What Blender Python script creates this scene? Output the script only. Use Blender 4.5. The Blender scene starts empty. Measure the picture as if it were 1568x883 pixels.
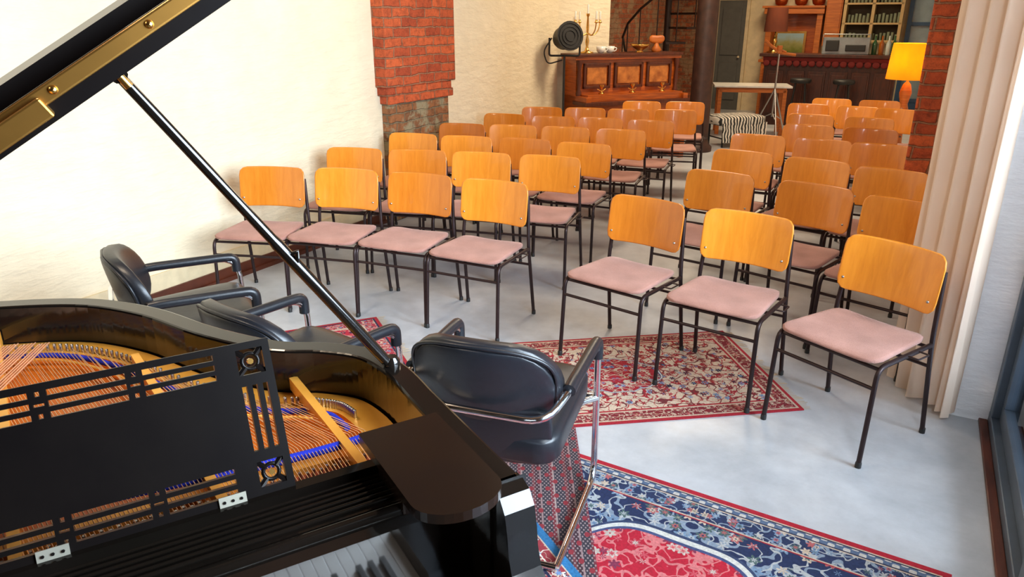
import bpy, math, random
from mathutils import Vector, Matrix
random.seed(7)
S=bpy.context.scene
try:
    S.view_settings.view_transform='Standard'
    S.view_settings.look='None'
except Exception as e: print(e)
pi=math.pi
# ------------------------------------------------------------------ materials
class NT:
    def __init__(s,name):
        s.mat=bpy.data.materials.new(name); s.mat.use_nodes=True
        s.t=s.mat.node_tree; s.t.nodes.clear()
        s.out=s.t.nodes.new('ShaderNodeOutputMaterial')
        s.b=s.t.nodes.new('ShaderNodeBsdfPrincipled')
        s.t.links.new(s.b.outputs[0],s.out.inputs[0])
        s.tc=s.t.nodes.new('ShaderNodeTexCoord')
    def n(s,ty,**k):
        x=s.t.nodes.new(ty)
        for a,b in k.items(): setattr(x,a,b)
        return x
    def set(s,sock,v):
        if isinstance(v,bpy.types.NodeSocket): s.t.links.new(v,sock)
        else: sock.default_value=v
    def m(s,op,a,b=0.0,c=0.0):
        x=s.n('ShaderNodeMath',operation=op)
        s.set(x.inputs[0],a); s.set(x.inputs[1],b); s.set(x.inputs[2],c)
        return x.outputs[0]
    def obj(s): return s.tc.outputs['Object']
    def map(s,scale=(1,1,1),loc=(0,0,0),rot=(0,0,0),vec=None):
        x=s.n('ShaderNodeMapping'); s.set(x.inputs[0],vec or s.obj())
        x.inputs['Scale'].default_value=scale; x.inputs['Location'].default_value=loc; x.inputs['Rotation'].default_value=rot
        return x.outputs[0]
    def noise(s,vec,scale=5,detail=4,rough=.5,dist=0):
        x=s.n('ShaderNodeTexNoise'); s.set(x.inputs['Vector'],vec)
        x.inputs['Scale'].default_value=scale; x.inputs['Detail'].default_value=detail
        x.inputs['Roughness'].default_value=rough; x.inputs['Distortion'].default_value=dist
        return x.outputs[0]
    def vor(s,vec,scale=5,feature='F1'):
        x=s.n('ShaderNodeTexVoronoi',feature=feature); s.set(x.inputs['Vector'],vec); x.inputs['Scale'].default_value=scale
        return x
    def ramp(s,fac,stops,interp='LINEAR'):
        x=s.n('ShaderNodeValToRGB'); s.set(x.inputs[0],fac); r=x.color_ramp; r.interpolation=interp
        while len(r.elements)<len(stops): r.elements.new(.5)
        for e,(p,c) in zip(r.elements,stops):
            e.position=p; e.color=(*c,1) if len(c)==3 else c
        return x.outputs[0]
    def mix(s,fac,a,b,bt='MIX'):
        x=s.n('ShaderNodeMix',data_type='RGBA',blend_type=bt)
        s.set(x.inputs[0],fac)
        for sock,v in ((x.inputs[6],a),(x.inputs[7],b)):
            if isinstance(v,tuple) and len(v)==3: v=(*v,1)
            s.set(sock,v)
        return x.outputs[2]
    def sep(s,vec):
        x=s.n('ShaderNodeSeparateXYZ'); s.set(x.inputs[0],vec); return x.outputs
    def comb(s,a,b,c=0.0):
        x=s.n('ShaderNodeCombineXYZ'); s.set(x.inputs[0],a); s.set(x.inputs[1],b); s.set(x.inputs[2],c); return x.outputs[0]
    def bump(s,h,st=.3,d=.01):
        x=s.n('ShaderNodeBump'); s.set(x.inputs['Height'],h); x.inputs['Strength'].default_value=st; x.inputs['Distance'].default_value=d
        s.t.links.new(x.outputs[0],s.b.inputs['Normal'])
    def col(s,c):
        if isinstance(c,tuple) and len(c)==3: c=(*c,1)
        s.set(s.b.inputs['Base Color'],c)
    def rm(s,r,m=0.0,coat=0.0):
        s.set(s.b.inputs['Roughness'],r); s.set(s.b.inputs['Metallic'],m)
        if coat: s.b.inputs['Coat Weight'].default_value=coat; s.b.inputs['Coat Roughness'].default_value=.06
def lin(r,g,b):
    f=lambda c:(c/255/12.92 if c/255<=.04045 else ((c/255+.055)/1.055)**2.4)
    return (f(r),f(g),f(b))
def M(name,c,rough=.5,metal=0.,c2=None,scale=8,stretch=(1,1,1),bump=0,coat=0,emit=0,bd=.005,spec=.5,cior=1.5):
    t=NT(name); c2=c2 or tuple(x*.78 for x in c)
    nz=t.noise(t.map(stretch),scale,5,.6)
    t.col(t.ramp(nz,[(.3,c2),(.7,c)])); t.rm(rough,metal,coat)
    t.b.inputs['Specular IOR Level'].default_value=spec
    if coat: t.b.inputs['Coat IOR'].default_value=cior
    if bump: t.bump(nz,bump,bd)
    if emit:
        t.b.inputs['Emission Color'].default_value=(*c,1); t.b.inputs['Emission Strength'].default_value=emit
    return t.mat
def m_brick(name,c1,c2,mortar,patch=None,sc=1.0):
    t=NT(name); x,y,z=t.sep(t.obj())
    nz=t.noise(t.obj(),7,4)
    off=t.m('MULTIPLY',t.m('SUBTRACT',nz,.5),.045)
    v=t.comb(t.m('ADD',t.m('ADD',x,y),off),t.m('ADD',z,off))
    b=t.n('ShaderNodeTexBrick'); t.set(b.inputs['Vector'],v)
    b.inputs['Color1'].default_value=(*c1,1); b.inputs['Color2'].default_value=(*c2,1); b.inputs['Mortar'].default_value=(*mortar,1)
    b.inputs['Scale'].default_value=1*sc; b.inputs['Mortar Size'].default_value=.008; b.inputs['Mortar Smooth'].default_value=.5
    b.inputs['Brick Width'].default_value=.235; b.inputs['Row Height'].default_value=.078; b.inputs['Bias'].default_value=-.1
    n2=t.noise(t.obj(),22,6,.75)
    c=t.mix(.8,b.outputs[0],t.ramp(n2,[(.3,(.35,.28,.25)),(.5,(.9,.85,.8)),(.75,(1.3,1.25,1.2))]),'MULTIPLY')
    if patch:
        c=t.mix(t.ramp(t.noise(t.obj(),4,5,.7),[(.48,(0,0,0)),(.56,(1,1,1))]),c,patch)
    t.col(c); t.rm(.85)
    h=t.m('ADD',t.m('MULTIPLY',b.outputs[1],-1.0),t.m('MULTIPLY',n2,.8)); t.bump(h,1.0,.03)
    return t.mat
def m_wall(name,c,c2):
    t=NT(name); n1=t.noise(t.obj(),.9,3); n2=t.noise(t.obj(),7,5,.6)
    t.col(t.mix(.16,t.ramp(n1,[(.3,c),(.7,c2)]),t.ramp(n2,[(.3,(.6,.55,.5)),(.7,(1,1,1))]),'MULTIPLY')); t.rm(.85)
    t.bump(t.noise(t.map((1,1,3)),6,5,.55),.5,.03); return t.mat
def m_floor():
    t=NT('polished_concrete'); n1=t.noise(t.obj(),1.3,5,.6,.5); n2=t.noise(t.obj(),9,6,.7)
    c=t.ramp(n1,[(.3,lin(162,168,174)),(.5,lin(184,189,195)),(.75,lin(206,208,211))])
    c=t.mix(.4,c,t.ramp(n2,[(.3,(.6,.6,.6)),(.65,(1,1,1))]),'MULTIPLY')
    t.col(c); t.set(t.b.inputs['Roughness'],t.m('MULTIPLY_ADD',n2,.3,.2)); t.bump(n2,.08,.005); return t.mat
def m_chairwood():
    t=NT('honey_beech_ply'); v=t.map((40,40,2.5)); n=t.noise(v,1.0,4,.6,.6); n2=t.noise(t.obj(),5,2)
    oi=t.n('ShaderNodeObjectInfo'); rnd=oi.outputs['Random']
    c=t.ramp(n,[(.2,(.68,.21,.012)),(.5,(.80,.28,.022)),(.8,(.88,.335,.035))])
    d=t.ramp(n,[(.25,(.44,.105,.006)),(.8,(.58,.16,.014))])
    c=t.mix(t.ramp(rnd,[(.7,(0,0,0)),(.98,(.75,.75,.75))]),c,d)
    c=t.mix(.2,c,t.ramp(n2,[(.3,(.75,.7,.6)),(.7,(1,1,1))]),'MULTIPLY')
    t.col(c); t.rm(.30,0,.35); t.bump(n,.05,.002); return t.mat
def m_fabric():
    t=NT('dusty_pink_upholstery'); v=t.vor(t.obj(),260); n=t.noise(t.obj(),6,4)
    c=t.ramp(n,[(.3,lin(162,116,102)),(.7,lin(190,142,128))]); c=t.mix(.35,c,t.ramp(v.outputs[0],[(0,(1,1,1)),(.8,(.5,.45,.45))]),'MULTIPLY')
    t.col(c); t.rm(.92); t.bump(v.outputs[0],.4,.002); t.b.inputs['Sheen Weight'].default_value=.15; return t.mat
def m_glass():
    t=NT('window_glass'); tr=t.n('ShaderNodeBsdfTransparent'); g=t.n('ShaderNodeBsdfGlossy'); g.inputs['Roughness'].default_value=.02
    tr.inputs[0].default_value=(.93,.97,1,1)
    mx=t.n('ShaderNodeMixShader'); fr=t.n('ShaderNodeFresnel'); fr.inputs[0].default_value=1.45
    t.t.links.new(fr.outputs[0],mx.inputs[0]); t.t.links.new(tr.outputs[0],mx.inputs[1]); t.t.links.new(g.outputs[0],mx.inputs[2]); t.t.links.new(mx.outputs[0],t.out.inputs[0]); return t.mat
def m_cloth(name,c,c2,tr=.35):
    t=NT(name); x,y,z=t.sep(t.obj()); n=t.noise(t.obj(),3,3)
    col=t.ramp(n,[(.3,c2),(.7,c)]); t.col(col); t.rm(.9)
    tl=t.n('ShaderNodeBsdfTranslucent'); t.set(tl.inputs[0],col); mx=t.n('ShaderNodeMixShader'); mx.inputs[0].default_value=tr
    t.t.links.new(t.b.outputs[0],mx.inputs[1]); t.t.links.new(tl.outputs[0],mx.inputs[2]); t.t.links.new(mx.outputs[0],t.out.inputs[0])
    t.bump(t.vor(t.obj(),400).outputs[0],.1,.001); return t.mat
def rug_mat(name,hx,hy,bands,fieldbg,pal,med=None,medbg=None,medpal=None,borderpal=None,fsc=14,vine=(.8,.75,.65)):
    t=NT(name); x,y,z=t.sep(t.obj())
    ax=t.m('ABSOLUTE',x); ay=t.m('ABSOLUTE',y)
    d=t.m('MINIMUM',t.m('SUBTRACT',hx,ax),t.m('SUBTRACT',hy,ay))
    def floral(bg,pal,sc,vine):
        sx=ax; nv=t.noise(t.comb(sx,y,0.0),sc*.45,1.5)
        v=t.vor(t.comb(sx,y,0.0),sc)
        r,g,b=t.sep(v.outputs[1]); pos=v.outputs[2]
        dv=t.n('ShaderNodeVectorMath',operation='SUBTRACT'); t.set(dv.inputs[0],t.comb(t.m('MULTIPLY',sx,1.0),y,0.0)); t.set(dv.inputs[1],pos)
        px,py,pz=t.sep(dv.outputs[0]); ang=t.m('ARCTAN2',py,px)
        pet=t.m('MULTIPLY_ADD',t.m('COSINE',t.m('MULTIPLY',ang,6.0)),.22,.78)
        dist=t.m('DIVIDE',v.outputs[0],pet)
        n=len(pal); pc=t.ramp(r,[(i/n,pal[i]) for i in range(n)],'CONSTANT')
        pc2=t.ramp(g,[(i/n,pal[(i+1)%n]) for i in range(n)],'CONSTANT')
        c=t.mix(t.m('LESS_THAN',t.m('ABSOLUTE',t.m('SUBTRACT',nv,.5)),.02),bg,vine)
        nv2=t.noise(t.comb(sx,y,3.0),sc*.8,1.5)
        c=t.mix(t.m('LESS_THAN',t.m('ABSOLUTE',t.m('SUBTRACT',nv2,.5)),.02),c,pal[0])
        c=t.mix(t.m('LESS_THAN',dist,.44),c,pc); c=t.mix(t.m('LESS_THAN',dist,.24),c,pc2); c=t.mix(t.m('LESS_THAN',dist,.1),c,bg)
        return c
    c=floral(fieldbg,pal,fsc,vine)
    if med:
        a,b=med
        e=t.m('ADD',t.m('POWER',t.m('DIVIDE',ax,a),1.8),t.m('POWER',t.m('DIVIDE',ay,b),1.8))
        wob=t.m('MULTIPLY',t.m('COSINE',t.m('MULTIPLY',t.m('ARCTAN2',ay,ax),12.0)),.05); e=t.m('ADD',e,wob)
        c2=floral(medbg,medpal,fsc*1.1,medpal[0])
        c=t.mix(t.m('LESS_THAN',e,1.1),c,(.03,.05,.12)); c=t.mix(t.m('LESS_THAN',e,1.07),c,(.62,.62,.58)); c=t.mix(t.m('LESS_THAN',e,1.02),c,(.05,.07,.18)); c=t.mix(t.m('LESS_THAN',e,.99),c,c2)
    for (w,bc,pt) in reversed(bands):
        cc=floral(bc,borderpal or pal,pt,vine) if pt>0 else bc
        if pt<0:
            q=t.m('SINE',t.m('MULTIPLY',x,-pt)); q2=t.m('SINE',t.m('MULTIPLY',y,-pt))
            cc=t.mix(t.m('GREATER_THAN',t.m('MULTIPLY',q,q2),.12),bc,(.55,.53,.5))
        c=t.mix(t.m('LESS_THAN',d,w),c,cc)
    nn=t.noise(t.obj(),120,3); c=t.mix(.6,c,t.ramp(nn,[(.3,(.5,.5,.5)),(.7,(1.05,1.05,1.05))]),'MULTIPLY')
    t.col(c); t.rm(.95); t.bump(nn,.5,.003); return t.mat
def m_kilim():
    t=NT('kilim_weave'); x,y,z=t.sep(t.obj())
    st=t.m('FRACT',t.m('MULTIPLY',x,8.0))
    base=t.ramp(st,[(0,lin(56,32,42)),(.14,lin(140,112,112)),(.19,lin(48,44,54)),(.45,lin(110,40,50)),(.55,lin(160,140,135)),(.6,lin(46,44,56)),(.9,lin(100,48,54))],'CONSTANT')
    q=t.m('MULTIPLY',t.m('SINE',t.m('MULTIPLY',x,420.0)),t.m('SINE',t.m('MULTIPLY',y,260.0)))
    c=t.mix(t.m('GREATER_THAN',q,.35),base,lin(140,122,122))
    q2=t.m('MULTIPLY',t.m('SINE',t.m('MULTIPLY',x,100.5)),t.m('SINE',t.m('MULTIPLY',y,70.0)))
    c=t.mix(t.m('GREATER_THAN',q2,.6),c,lin(130,36,46))
    t.col(c); t.rm(.95); t.bump(t.noise(t.obj(),150),.4,.003); return t.mat
def m_zebra():
    t=NT('zebra_hide'); w=t.n('ShaderNodeTexWave'); t.set(w.inputs[0],t.map((1,.5,1))); w.inputs['Scale'].default_value=7; w.inputs['Distortion'].default_value=6; w.inputs['Detail'].default_value=2
    t.col(t.ramp(w.outputs[0],[(.45,(.02,.02,.02)),(.55,(.75,.7,.62))])); t.rm(.8); return t.mat
WALL=m_wall('cream_plaster',lin(230,216,184),lin(238,227,200))
WHITE=m_wall('white_plaster',lin(240,242,248),lin(248,250,252))
CEIL=M('brown_timber_ceiling',lin(120,88,62),.7,0,scale=3,stretch=(12,1,1))
FLOOR=m_floor()
BRICK=m_brick('red_brick',lin(222,106,56),lin(176,72,38),lin(176,124,92))
BRICKO=m_brick('old_rubble_brick',lin(168,110,66),lin(130,90,60),lin(136,122,96),patch=lin(160,148,116))
BRICKD=m_brick('dark_brick',lin(180,98,58),lin(138,70,42),lin(150,118,92),patch=lin(156,122,92))
CW=m_chairwood(); FAB=m_fabric()
IRON=M('dark_bronze_tube',lin(56,42,42),.38,.6)
STEEL=M('brushed_steel',lin(190,190,190),.3,1)
CHROME=M('chrome',(.82,.83,.86),.12,1)
BLACK=M('black_lacquer',(.007,.005,.004),.12,0,c2=(.005,.004,.003),spec=.5)
BLACKF=M('black_mirror_lacquer',(.007,.005,.004),.08,0,c2=(.005,.004,.003),spec=.6,coat=1,cior=2.3)
BLACKM=M('satin_black_lacquer',(.006,.0045,.004),.3,0,c2=(.004,.003,.003),spec=.2)
BLACKB=M('dark_lacquer_shelf',(.012,.0055,.003),.2,0,c2=(.008,.004,.003),spec=.4)
LEATH=M('black_leather',(.012,.013,.017),.34,0,scale=60,bump=.15,bd=.003,spec=.45)
BRASS=M('brass',(.9,.52,.14),.25,1)
OLDBR=M('aged_brass',(.46,.23,.05),.35,.9)
PLATE=M('gold_iron_plate',(.98,.48,.08),.38,.5,c2=(.85,.37,.04))
SOUND=M('spruce_soundboard',lin(238,130,28),.4,0,c2=lin(204,96,16),scale=3,stretch=(30,1,1))
COPPER=M('copper_string',(.98,.52,.30),.4,.8)
STR=M('warm_steel_string',(.95,.62,.36),.4,.8)
BLUEF=M('blue_felt',lin(24,44,190),.9,0)
IVORY=M('ivory_key',lin(240,240,238),.25,0,c2=lin(232,230,226))
GLASS=m_glass()
FRAME=M('anthracite_frame',lin(92,106,122),.4,.3)
BLUEP=M('blue_paint',lin(52,84,120),.5)
CURT=m_cloth('cream_curtain',lin(248,232,216),lin(242,224,206),.4)
WOODP=M('oiled_walnut_veneer',lin(192,96,28),.32,0,c2=lin(128,54,14),scale=4,stretch=(1,1,14),coat=.2)
WOODD=M('dark_wood',lin(96,44,22),.45,0,c2=lin(64,26,14),scale=5,stretch=(8,1,1))
WOODO=M('orange_wood',lin(200,114,44),.45,0,c2=lin(160,82,30),scale=4,stretch=(1,1,10))
BARF=M('bar_front_mahogany',lin(78,36,20),.4,0,c2=lin(46,20,12),scale=5,stretch=(6,6,1))
COLM=M('rusty_column_paint',lin(74,48,40),.45,.2,c2=lin(48,32,28))
PORC=M('white_porcelain',(.85,.84,.8),.2)
GREY=M('grey_door_paint',lin(92,92,88),.6)
CREAM=M('cream_paint',lin(226,208,170),.5)
BLK=M('matt_black',(.015,.015,.015),.5)
SHADE=m_cloth('yellow_lampshade',lin(255,206,46),lin(255,196,36),.5)
SHB=m_cloth('brown_lampshade',lin(120,60,36),lin(100,48,30),.2)
# ------------------------------------------------------------------ mesh builder
class MB:
    def __init__(s): s.v=[];s.f=[];s.m=[];s.s=[]
    def add(self,vs,fs,mat=0,sm=False):
        o=len(self.v); self.v+= [tuple(v) for v in vs]
        for f in fs: self.f.append(tuple(i+o for i in f)); self.m.append(mat); self.s.append(sm)
    def box(s,c,sz,mat=0,rz=0,mt=None):
        hx,hy,hz=[a/2 for a in sz]; vs=[Vector((x,y,z)) for x in(-hx,hx) for y in(-hy,hy) for z in(-hz,hz)]
        R=mt if mt else Matrix.Rotation(rz,4,'Z'); vs=[R@v+Vector(c) for v in vs]
        s.add(vs,[(0,1,3,2),(4,6,7,5),(0,4,5,1),(2,3,7,6),(0,2,6,4),(1,5,7,3)],mat)
    def bb(s,x0,x1,y0,y1,z0,z1,mat=0): s.box(((x0+x1)/2,(y0+y1)/2,(z0+z1)/2),(x1-x0,y1-y0,z1-z0),mat)
    def prism(s,poly,z0,z1,mat=0,tr=None,sm=False):
        n=len(poly); vs=[Vector((x,y,z0)) for x,y in poly]+[Vector((x,y,z1)) for x,y in poly]
        if tr: vs=[tr(v) for v in vs]
        s.add(vs,[tuple(range(n-1,-1,-1)),tuple(range(n,2*n))],mat)
        s.add(vs,[(i,(i+1)%n,n+(i+1)%n,n+i) for i in range(n)],mat,sm)
    def tube(s,pts,r,mat=0,seg=10,fil=0.,closed=False,cap=True):
        P=[Vector(p) for p in pts]
        if fil>0:
            Q=[] ; n=len(P)
            for i,p in enumerate(P):
                if not closed and i in(0,n-1): Q.append(p); continue
                a=P[(i-1)%n]; b=P[(i+1)%n]; da=(a-p); db=(b-p); l=min(fil,da.length*.49,db.length*.49)
                A=p+da.normalized()*l; B=p+db.normalized()*l
                for k in range(6):
                    u=k/5; Q.append(A*(1-u)**2+p*2*u*(1-u)+B*u*u)
            P=Q
        n=len(P); T=[]
        for i in range(n):
            if closed: t=P[(i+1)%n]-P[i-1]
            else: t=P[min(i+1,n-1)]-P[max(i-1,0)]
            T.append(t.normalized() if t.length>1e-9 else Vector((0,0,1)))
        up=Vector((0,0,1)) if abs(T[0].z)<.9 else Vector((1,0,0))
        N=(up-T[0]*up.dot(T[0])).normalized(); vs=[]
        for i in range(n):
            N=(N-T[i]*N.dot(T[i])).normalized(); B=T[i].cross(N)
            rr=r[min(i,len(r)-1)] if isinstance(r,(list,tuple)) else r
            for k in range(seg):
                a=2*pi*k/seg; vs.append(P[i]+N*math.cos(a)*rr+B*math.sin(a)*rr)
        fs=[]
        for i in range(n if closed else n-1):
            j=(i+1)%n
            for k in range(seg): k2=(k+1)%seg; fs.append((i*seg+k,i*seg+k2,j*seg+k2,j*seg+k))
        s.add(vs,fs,mat,True)
        if cap and not closed: s.add(vs[:seg],[tuple(range(seg-1,-1,-1))],mat); s.add(vs[-seg:],[tuple(range(seg))],mat)
    def lathe(s,prof,c=(0,0,0),mat=0,seg=24,sx=1,sy=1,rot=None):
        vs=[];n=len(prof)
        for r,z in prof:
            for k in range(seg):
                a=2*pi*k/seg; v=Vector((r*math.cos(a)*sx,r*math.sin(a)*sy,z))
                if rot: v=rot@v
                vs.append(v+Vector(c))
        fs=[(i*seg+k,i*seg+(k+1)%seg,(i+1)*seg+(k+1)%seg,(i+1)*seg+k) for i in range(n-1) for k in range(seg)]
        s.add(vs,fs,mat,True)
        if prof[0][0]>1e-4: s.add(vs[:seg],[tuple(range(seg-1,-1,-1))],mat)
        if prof[-1][0]>1e-4: s.add(vs[-seg:],[tuple(range(seg))],mat)
    def pillow(s,w,h,rad,th,deform,mat=0,nx=12,ny=12,edge=.4,p=2.0):
        hh=h/2; ys=[]
        for j in range(ny+1): ys.append(-hh*math.cos(pi*j/ny))
        F=[];B=[]
        for y in ys:
            dy=max(0,abs(y)-(hh-rad)); hw=w/2-(rad-math.sqrt(max(0,rad*rad-dy*dy)))
            for i in range(nx+1):
                u=-math.cos(pi*i/nx); x=hw*u
                e=(1-abs(u)**(2*p))*(1-abs(y/hh)**(2*p)); t=th*(edge+(1-edge)*max(0,e)**.5)/2
                F.append(deform(x,y,t)); B.append(deform(x,y,-t))
        W=nx+1; N=len(F); fs=[]
        for j in range(ny):
            for i in range(nx):
                a=j*W+i; fs.append((a,a+1,a+W+1,a+W)); fs.append((N+a,N+a+W,N+a+W+1,N+a+1))
        for i in range(nx): fs.append((i,N+i,N+i+1,i+1)); a=ny*W+i; fs.append((a,a+1,N+a+1,N+a))
        for j in range(ny): a=j*W; fs.append((a,a+W,N+a+W,N+a)); a=j*W+nx; fs.append((a,N+a,N+a+W,a+W))
        s.add(F+B,fs,mat,True)
    def mesh(s,name,mats):
        me=bpy.data.meshes.new(name); me.from_pydata(s.v,[],s.f)
        for m in mats: me.materials.append(m)
        me.polygons.foreach_set('material_index',s.m); me.polygons.foreach_set('use_smooth',s.s); me.update(); return me
    def obj(s,name,mats,loc=(0,0,0),rz=0,parent=None,bev=0,rot=None):
        o=bpy.data.objects.new(name,s.mesh(name,mats)); S.collection.objects.link(o); o.location=loc
        o.rotation_euler=rot if rot else (0,0,rz)
        if parent: o.parent=parent
        if bev:
            b=o.modifiers.new('bevel','BEVEL'); b.width=bev; b.segments=2; b.limit_method='ANGLE'; b.angle_limit=math.radians(50)
        return o
def holed(mb,w,h,holes,tr,th,mat=0):
    xs=sorted(set([0,w]+[a for q in holes for a in(q[0],q[1])])); ys=sorted(set([0,h]+[a for q in holes for a in(q[2],q[3])]))
    def solid(i,j):
        if i<0 or j<0 or i>=len(xs)-1 or j>=len(ys)-1: return False
        cx=(xs[i]+xs[i+1])/2; cy=(ys[j]+ys[j+1])/2
        return not any(a<cx<b and c<cy<d for a,b,c,d in holes)
    for i in range(len(xs)-1):
        for j in range(len(ys)-1):
            if not solid(i,j): continue
            a,b,c,d=xs[i],xs[i+1],ys[j],ys[j+1]
            V=[tr(x,y,z) for z in(0,th) for x,y in((a,c),(b,c),(b,d),(a,d))]
            fs=[(3,2,1,0),(4,5,6,7)]
            if not solid(i,j-1): fs.append((0,1,5,4))
            if not solid(i+1,j): fs.append((1,2,6,5))
            if not solid(i,j+1): fs.append((2,3,7,6))
            if not solid(i-1,j): fs.append((3,0,4,7))
            mb.add(V,fs,mat)
RZ=-math.atan2(.474,.8805)
def RS(r,s,z=0): return (.8805*r+.474*s,-.474*r+.8805*s,z)
def empty(name,loc=(0,0,0),rz=0):
    o=bpy.data.objects.new(name,None); S.collection.objects.link(o); o.location=loc; o.rotation_euler=(0,0,rz); return o
# ------------------------------------------------------------------ room shell (local x=r, y=s)
H=3.4; WS=.45
b=MB(); b.bb(-5.2,.75,-3.2,15.8,-.12,0); b.obj('floor',[FLOOR],rz=RZ)
b=MB(); b.bb(-5.2,.75,-3.2,15.8,H,H+.12); b.obj('ceiling',[CEIL],rz=RZ)
b=MB(); b.bb(-4.25,-4.05,-3.2,8.72,0,H); b.obj('wall_left',[WALL],rz=RZ)
b=MB(); b.bb(-5.2,.75,-3.3,-3.0,0,H); b.obj('wall_front',[M('dark_panelling',lin(70,44,30),.6)],rz=RZ)
b=MB(); b.bb(-5.2,.75,15.5,15.7,0,H,0); b.obj('wall_back',[CREAM],rz=RZ)
b=MB(); b.bb(-5.2,-3.85,15.4,15.5,0,H,0); b.obj('wall_back_brick',[BRICKD],rz=RZ)
b=MB(); b.bb(-4.8,-4.6,9.4,15.5,0,H); b.obj('wall_left_rear',[BRICKD],rz=RZ)
W0=Vector((.50,9.62)); dW=Vector((.906,.4226)); nW=Vector((-.4226,.906))
p=[W0-dW*.1,W0+dW*.82,W0+dW*.82+nW*.35,W0-dW*.1+nW*1.0]
b=MB(); b.prism([tuple(q) for q in p],0,H); b.obj('wall_corner',[WALL])
b=MB(); b.bb(.33,.75,3.58,4.7,0,H); b.bb(.49,.75,4.7,15.6,0,H); b.obj('wall_right',[WHITE],rz=RZ)
b=MB(); b.bb(.49,.75,WS,3.58,2.9,H); b.obj('wall_right_lintel',[WHITE],rz=RZ)
b=MB(); b.bb(.49,.75,-3.2,WS,0,H); b.obj('wall_right_front',[M('brown_panelling',lin(84,56,40),.7)],rz=RZ)
b=MB()
b.bb(.50,.60,WS,3.58,0,.06); b.bb(.50,.60,WS,3.58,2.82,2.9)
for s0 in (3.54,2.3,WS+.04): b.bb(.50,.60,s0-.035,s0+.035,.06,2.82)
for s0,s1 in ((2.335,3.5),(WS+.08,2.265)):
    b.bb(.53,.575,s0,s1,.06,.14); b.bb(.53,.575,s0,s0+.06,.14,2.8); b.bb(.53,.575,s1-.06,s1,.14,2.8)
b.bb(.465,.50,WS,3.58,0,.015,1)
wf=b.obj('window_1',[FRAME,WOODD],rz=RZ,bev=.004)
b=MB(); b.bb(.55,.556,WS,3.58,.1,2.85); b.obj('glass_pane',[GLASS],parent=wf)
b=MB(); b.bb(.75,14,-8,12,-.15,-.03); b.obj('pavement',[M('pavement_stone',lin(170,176,184),.8)],rz=RZ)
b=MB()
b.bb(-4.07,-3.93,5.10,6.17,1.16,H,0)
for k,(z0,a,c) in enumerate([(1.02,.05,.03),(1.09,.02,.06)]): b.bb(-4.07,-3.94,5.10+a,6.17-c,z0,z0+.075,0)
b.bb(-4.07,-3.96,5.17,6.08,0,1.1,1); b.obj('brick_pilaster',[BRICK,BRICKO],rz=RZ,bev=.01)
b=MB(); b.bb(-.02,.49,5.40,5.72,0,H); b.obj('brick_column',[BRICK],rz=RZ,bev=.012)
b=MB(); b.bb(-4.05,-4.02,-3,5.1,0,.09,0); b.bb(-4.05,-4.0,-3,5.1,.0,.03,0); b.obj('baseboard_left',[WOODD],rz=RZ)
b=MB(); b.bb(-4.05,-4.035,1,4.9,.09,.2,0); b.obj('trim_1',[CREAM],rz=RZ)
# ------------------------------------------------------------------ back wall furniture (room coords)
b=MB(); b.bb(-3.72,-3.2,15.44,15.5,0,2.05,0); b.bb(-3.78,-3.72,15.42,15.5,0,2.1,1); b.bb(-3.2,-3.14,15.42,15.5,0,2.1,1); b.bb(-3.78,-3.14,15.42,15.5,2.05,2.12,1)
b.bb(-3.64,-3.28,15.42,15.44,.2,.9,0); b.bb(-3.64,-3.28,15.42,15.44,1.05,1.9,0); b.lathe([(.02,0),(.025,.02),(0,.04)],(-3.27,15.4,1.0),1,8)
b.obj('door_1',[GREY,CREAM],rz=RZ)
b=MB()
b.bb(-.42,.4,15.42,15.5,0,.3,0)
for x in(-.42,-.05,.34): b.bb(x,x+.07,15.40,15.5,0,2.4,0)
for z in(.3,.95,1.6,2.25): b.bb(-.42,.4,15.41,15.5,z,z+.06,0)
b.bb(-.4,.38,15.47,15.49,.3,2.3,1); b.obj('door_2',[BLUEP,M('pale_window_glow',lin(150,170,180),.3)],rz=RZ)
b=MB(); b.bb(-2.75,-1.75,15.0,15.49,0,.95,0); b.bb(-2.8,-1.75,14.96,15.49,.95,1.0,0)
b.bb(-2.75,-2.65,15.1,15.49,1.0,1.85,0); b.bb(-1.88,-1.78,15.1,15.49,1.0,1.85,0); b.bb(-2.8,-1.76,15.05,15.49,1.8,1.9,0); b.bb(-2.65,-1.85,15.4,15.49,1.0,1.8,1)
for x in(-2.7,-2.2): b.bb(x,x+.42,14.97,15.0,.1,.85,1)
b.bb(-2.84,-1.76,15.02,15.49,1.9,1.94,0); b.obj('wooden_buffet',[WOODO,WOODP],rz=RZ,bev=.006)
b=MB(); b.bb(-2.6,-2.05,15.32,15.36,1.05,1.5,0); b.bb(-2.56,-2.09,15.31,15.325,1.09,1.46,1)
t=NT('landscape_paint'); x,y,z=t.sep(t.obj()); t.col(t.ramp(t.m('ADD',t.m('SUBTRACT',z,.9),t.m('MULTIPLY',t.noise(t.obj(),9,4),.25)),[(.25,lin(60,60,20)),(.4,lin(110,120,40)),(.5,lin(150,150,90)),(.62,lin(150,180,190))]))
b.obj('landscape_painting',[BRASS,t.mat],rz=RZ)
def lathe_obj(name,prof,loc,mats,seg=24,rz=0):
    b=MB(); b.lathe(prof,(0,0,0),0,seg); return b.obj(name,mats,loc,rz)
COPP=M('copper_pot',lin(190,90,40),.3,.8)
for r in(-2.55,-2.2,-1.9): lathe_obj('copper_pot',[(.05,0),(.1,.03),(.12,.1),(.09,.16),(.1,.18)],RS(r,15.25,1.94),[COPP])
b=MB(); x0,x1=-1.45,-.5
b.bb(x0,x1,15.1,15.15,1.3,1.36,0)
for x in(x0,(x0+x1)/2-.02,x1-.04): b.bb(x,x+.05,15.1,15.49,1.3,2.5,0)
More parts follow.
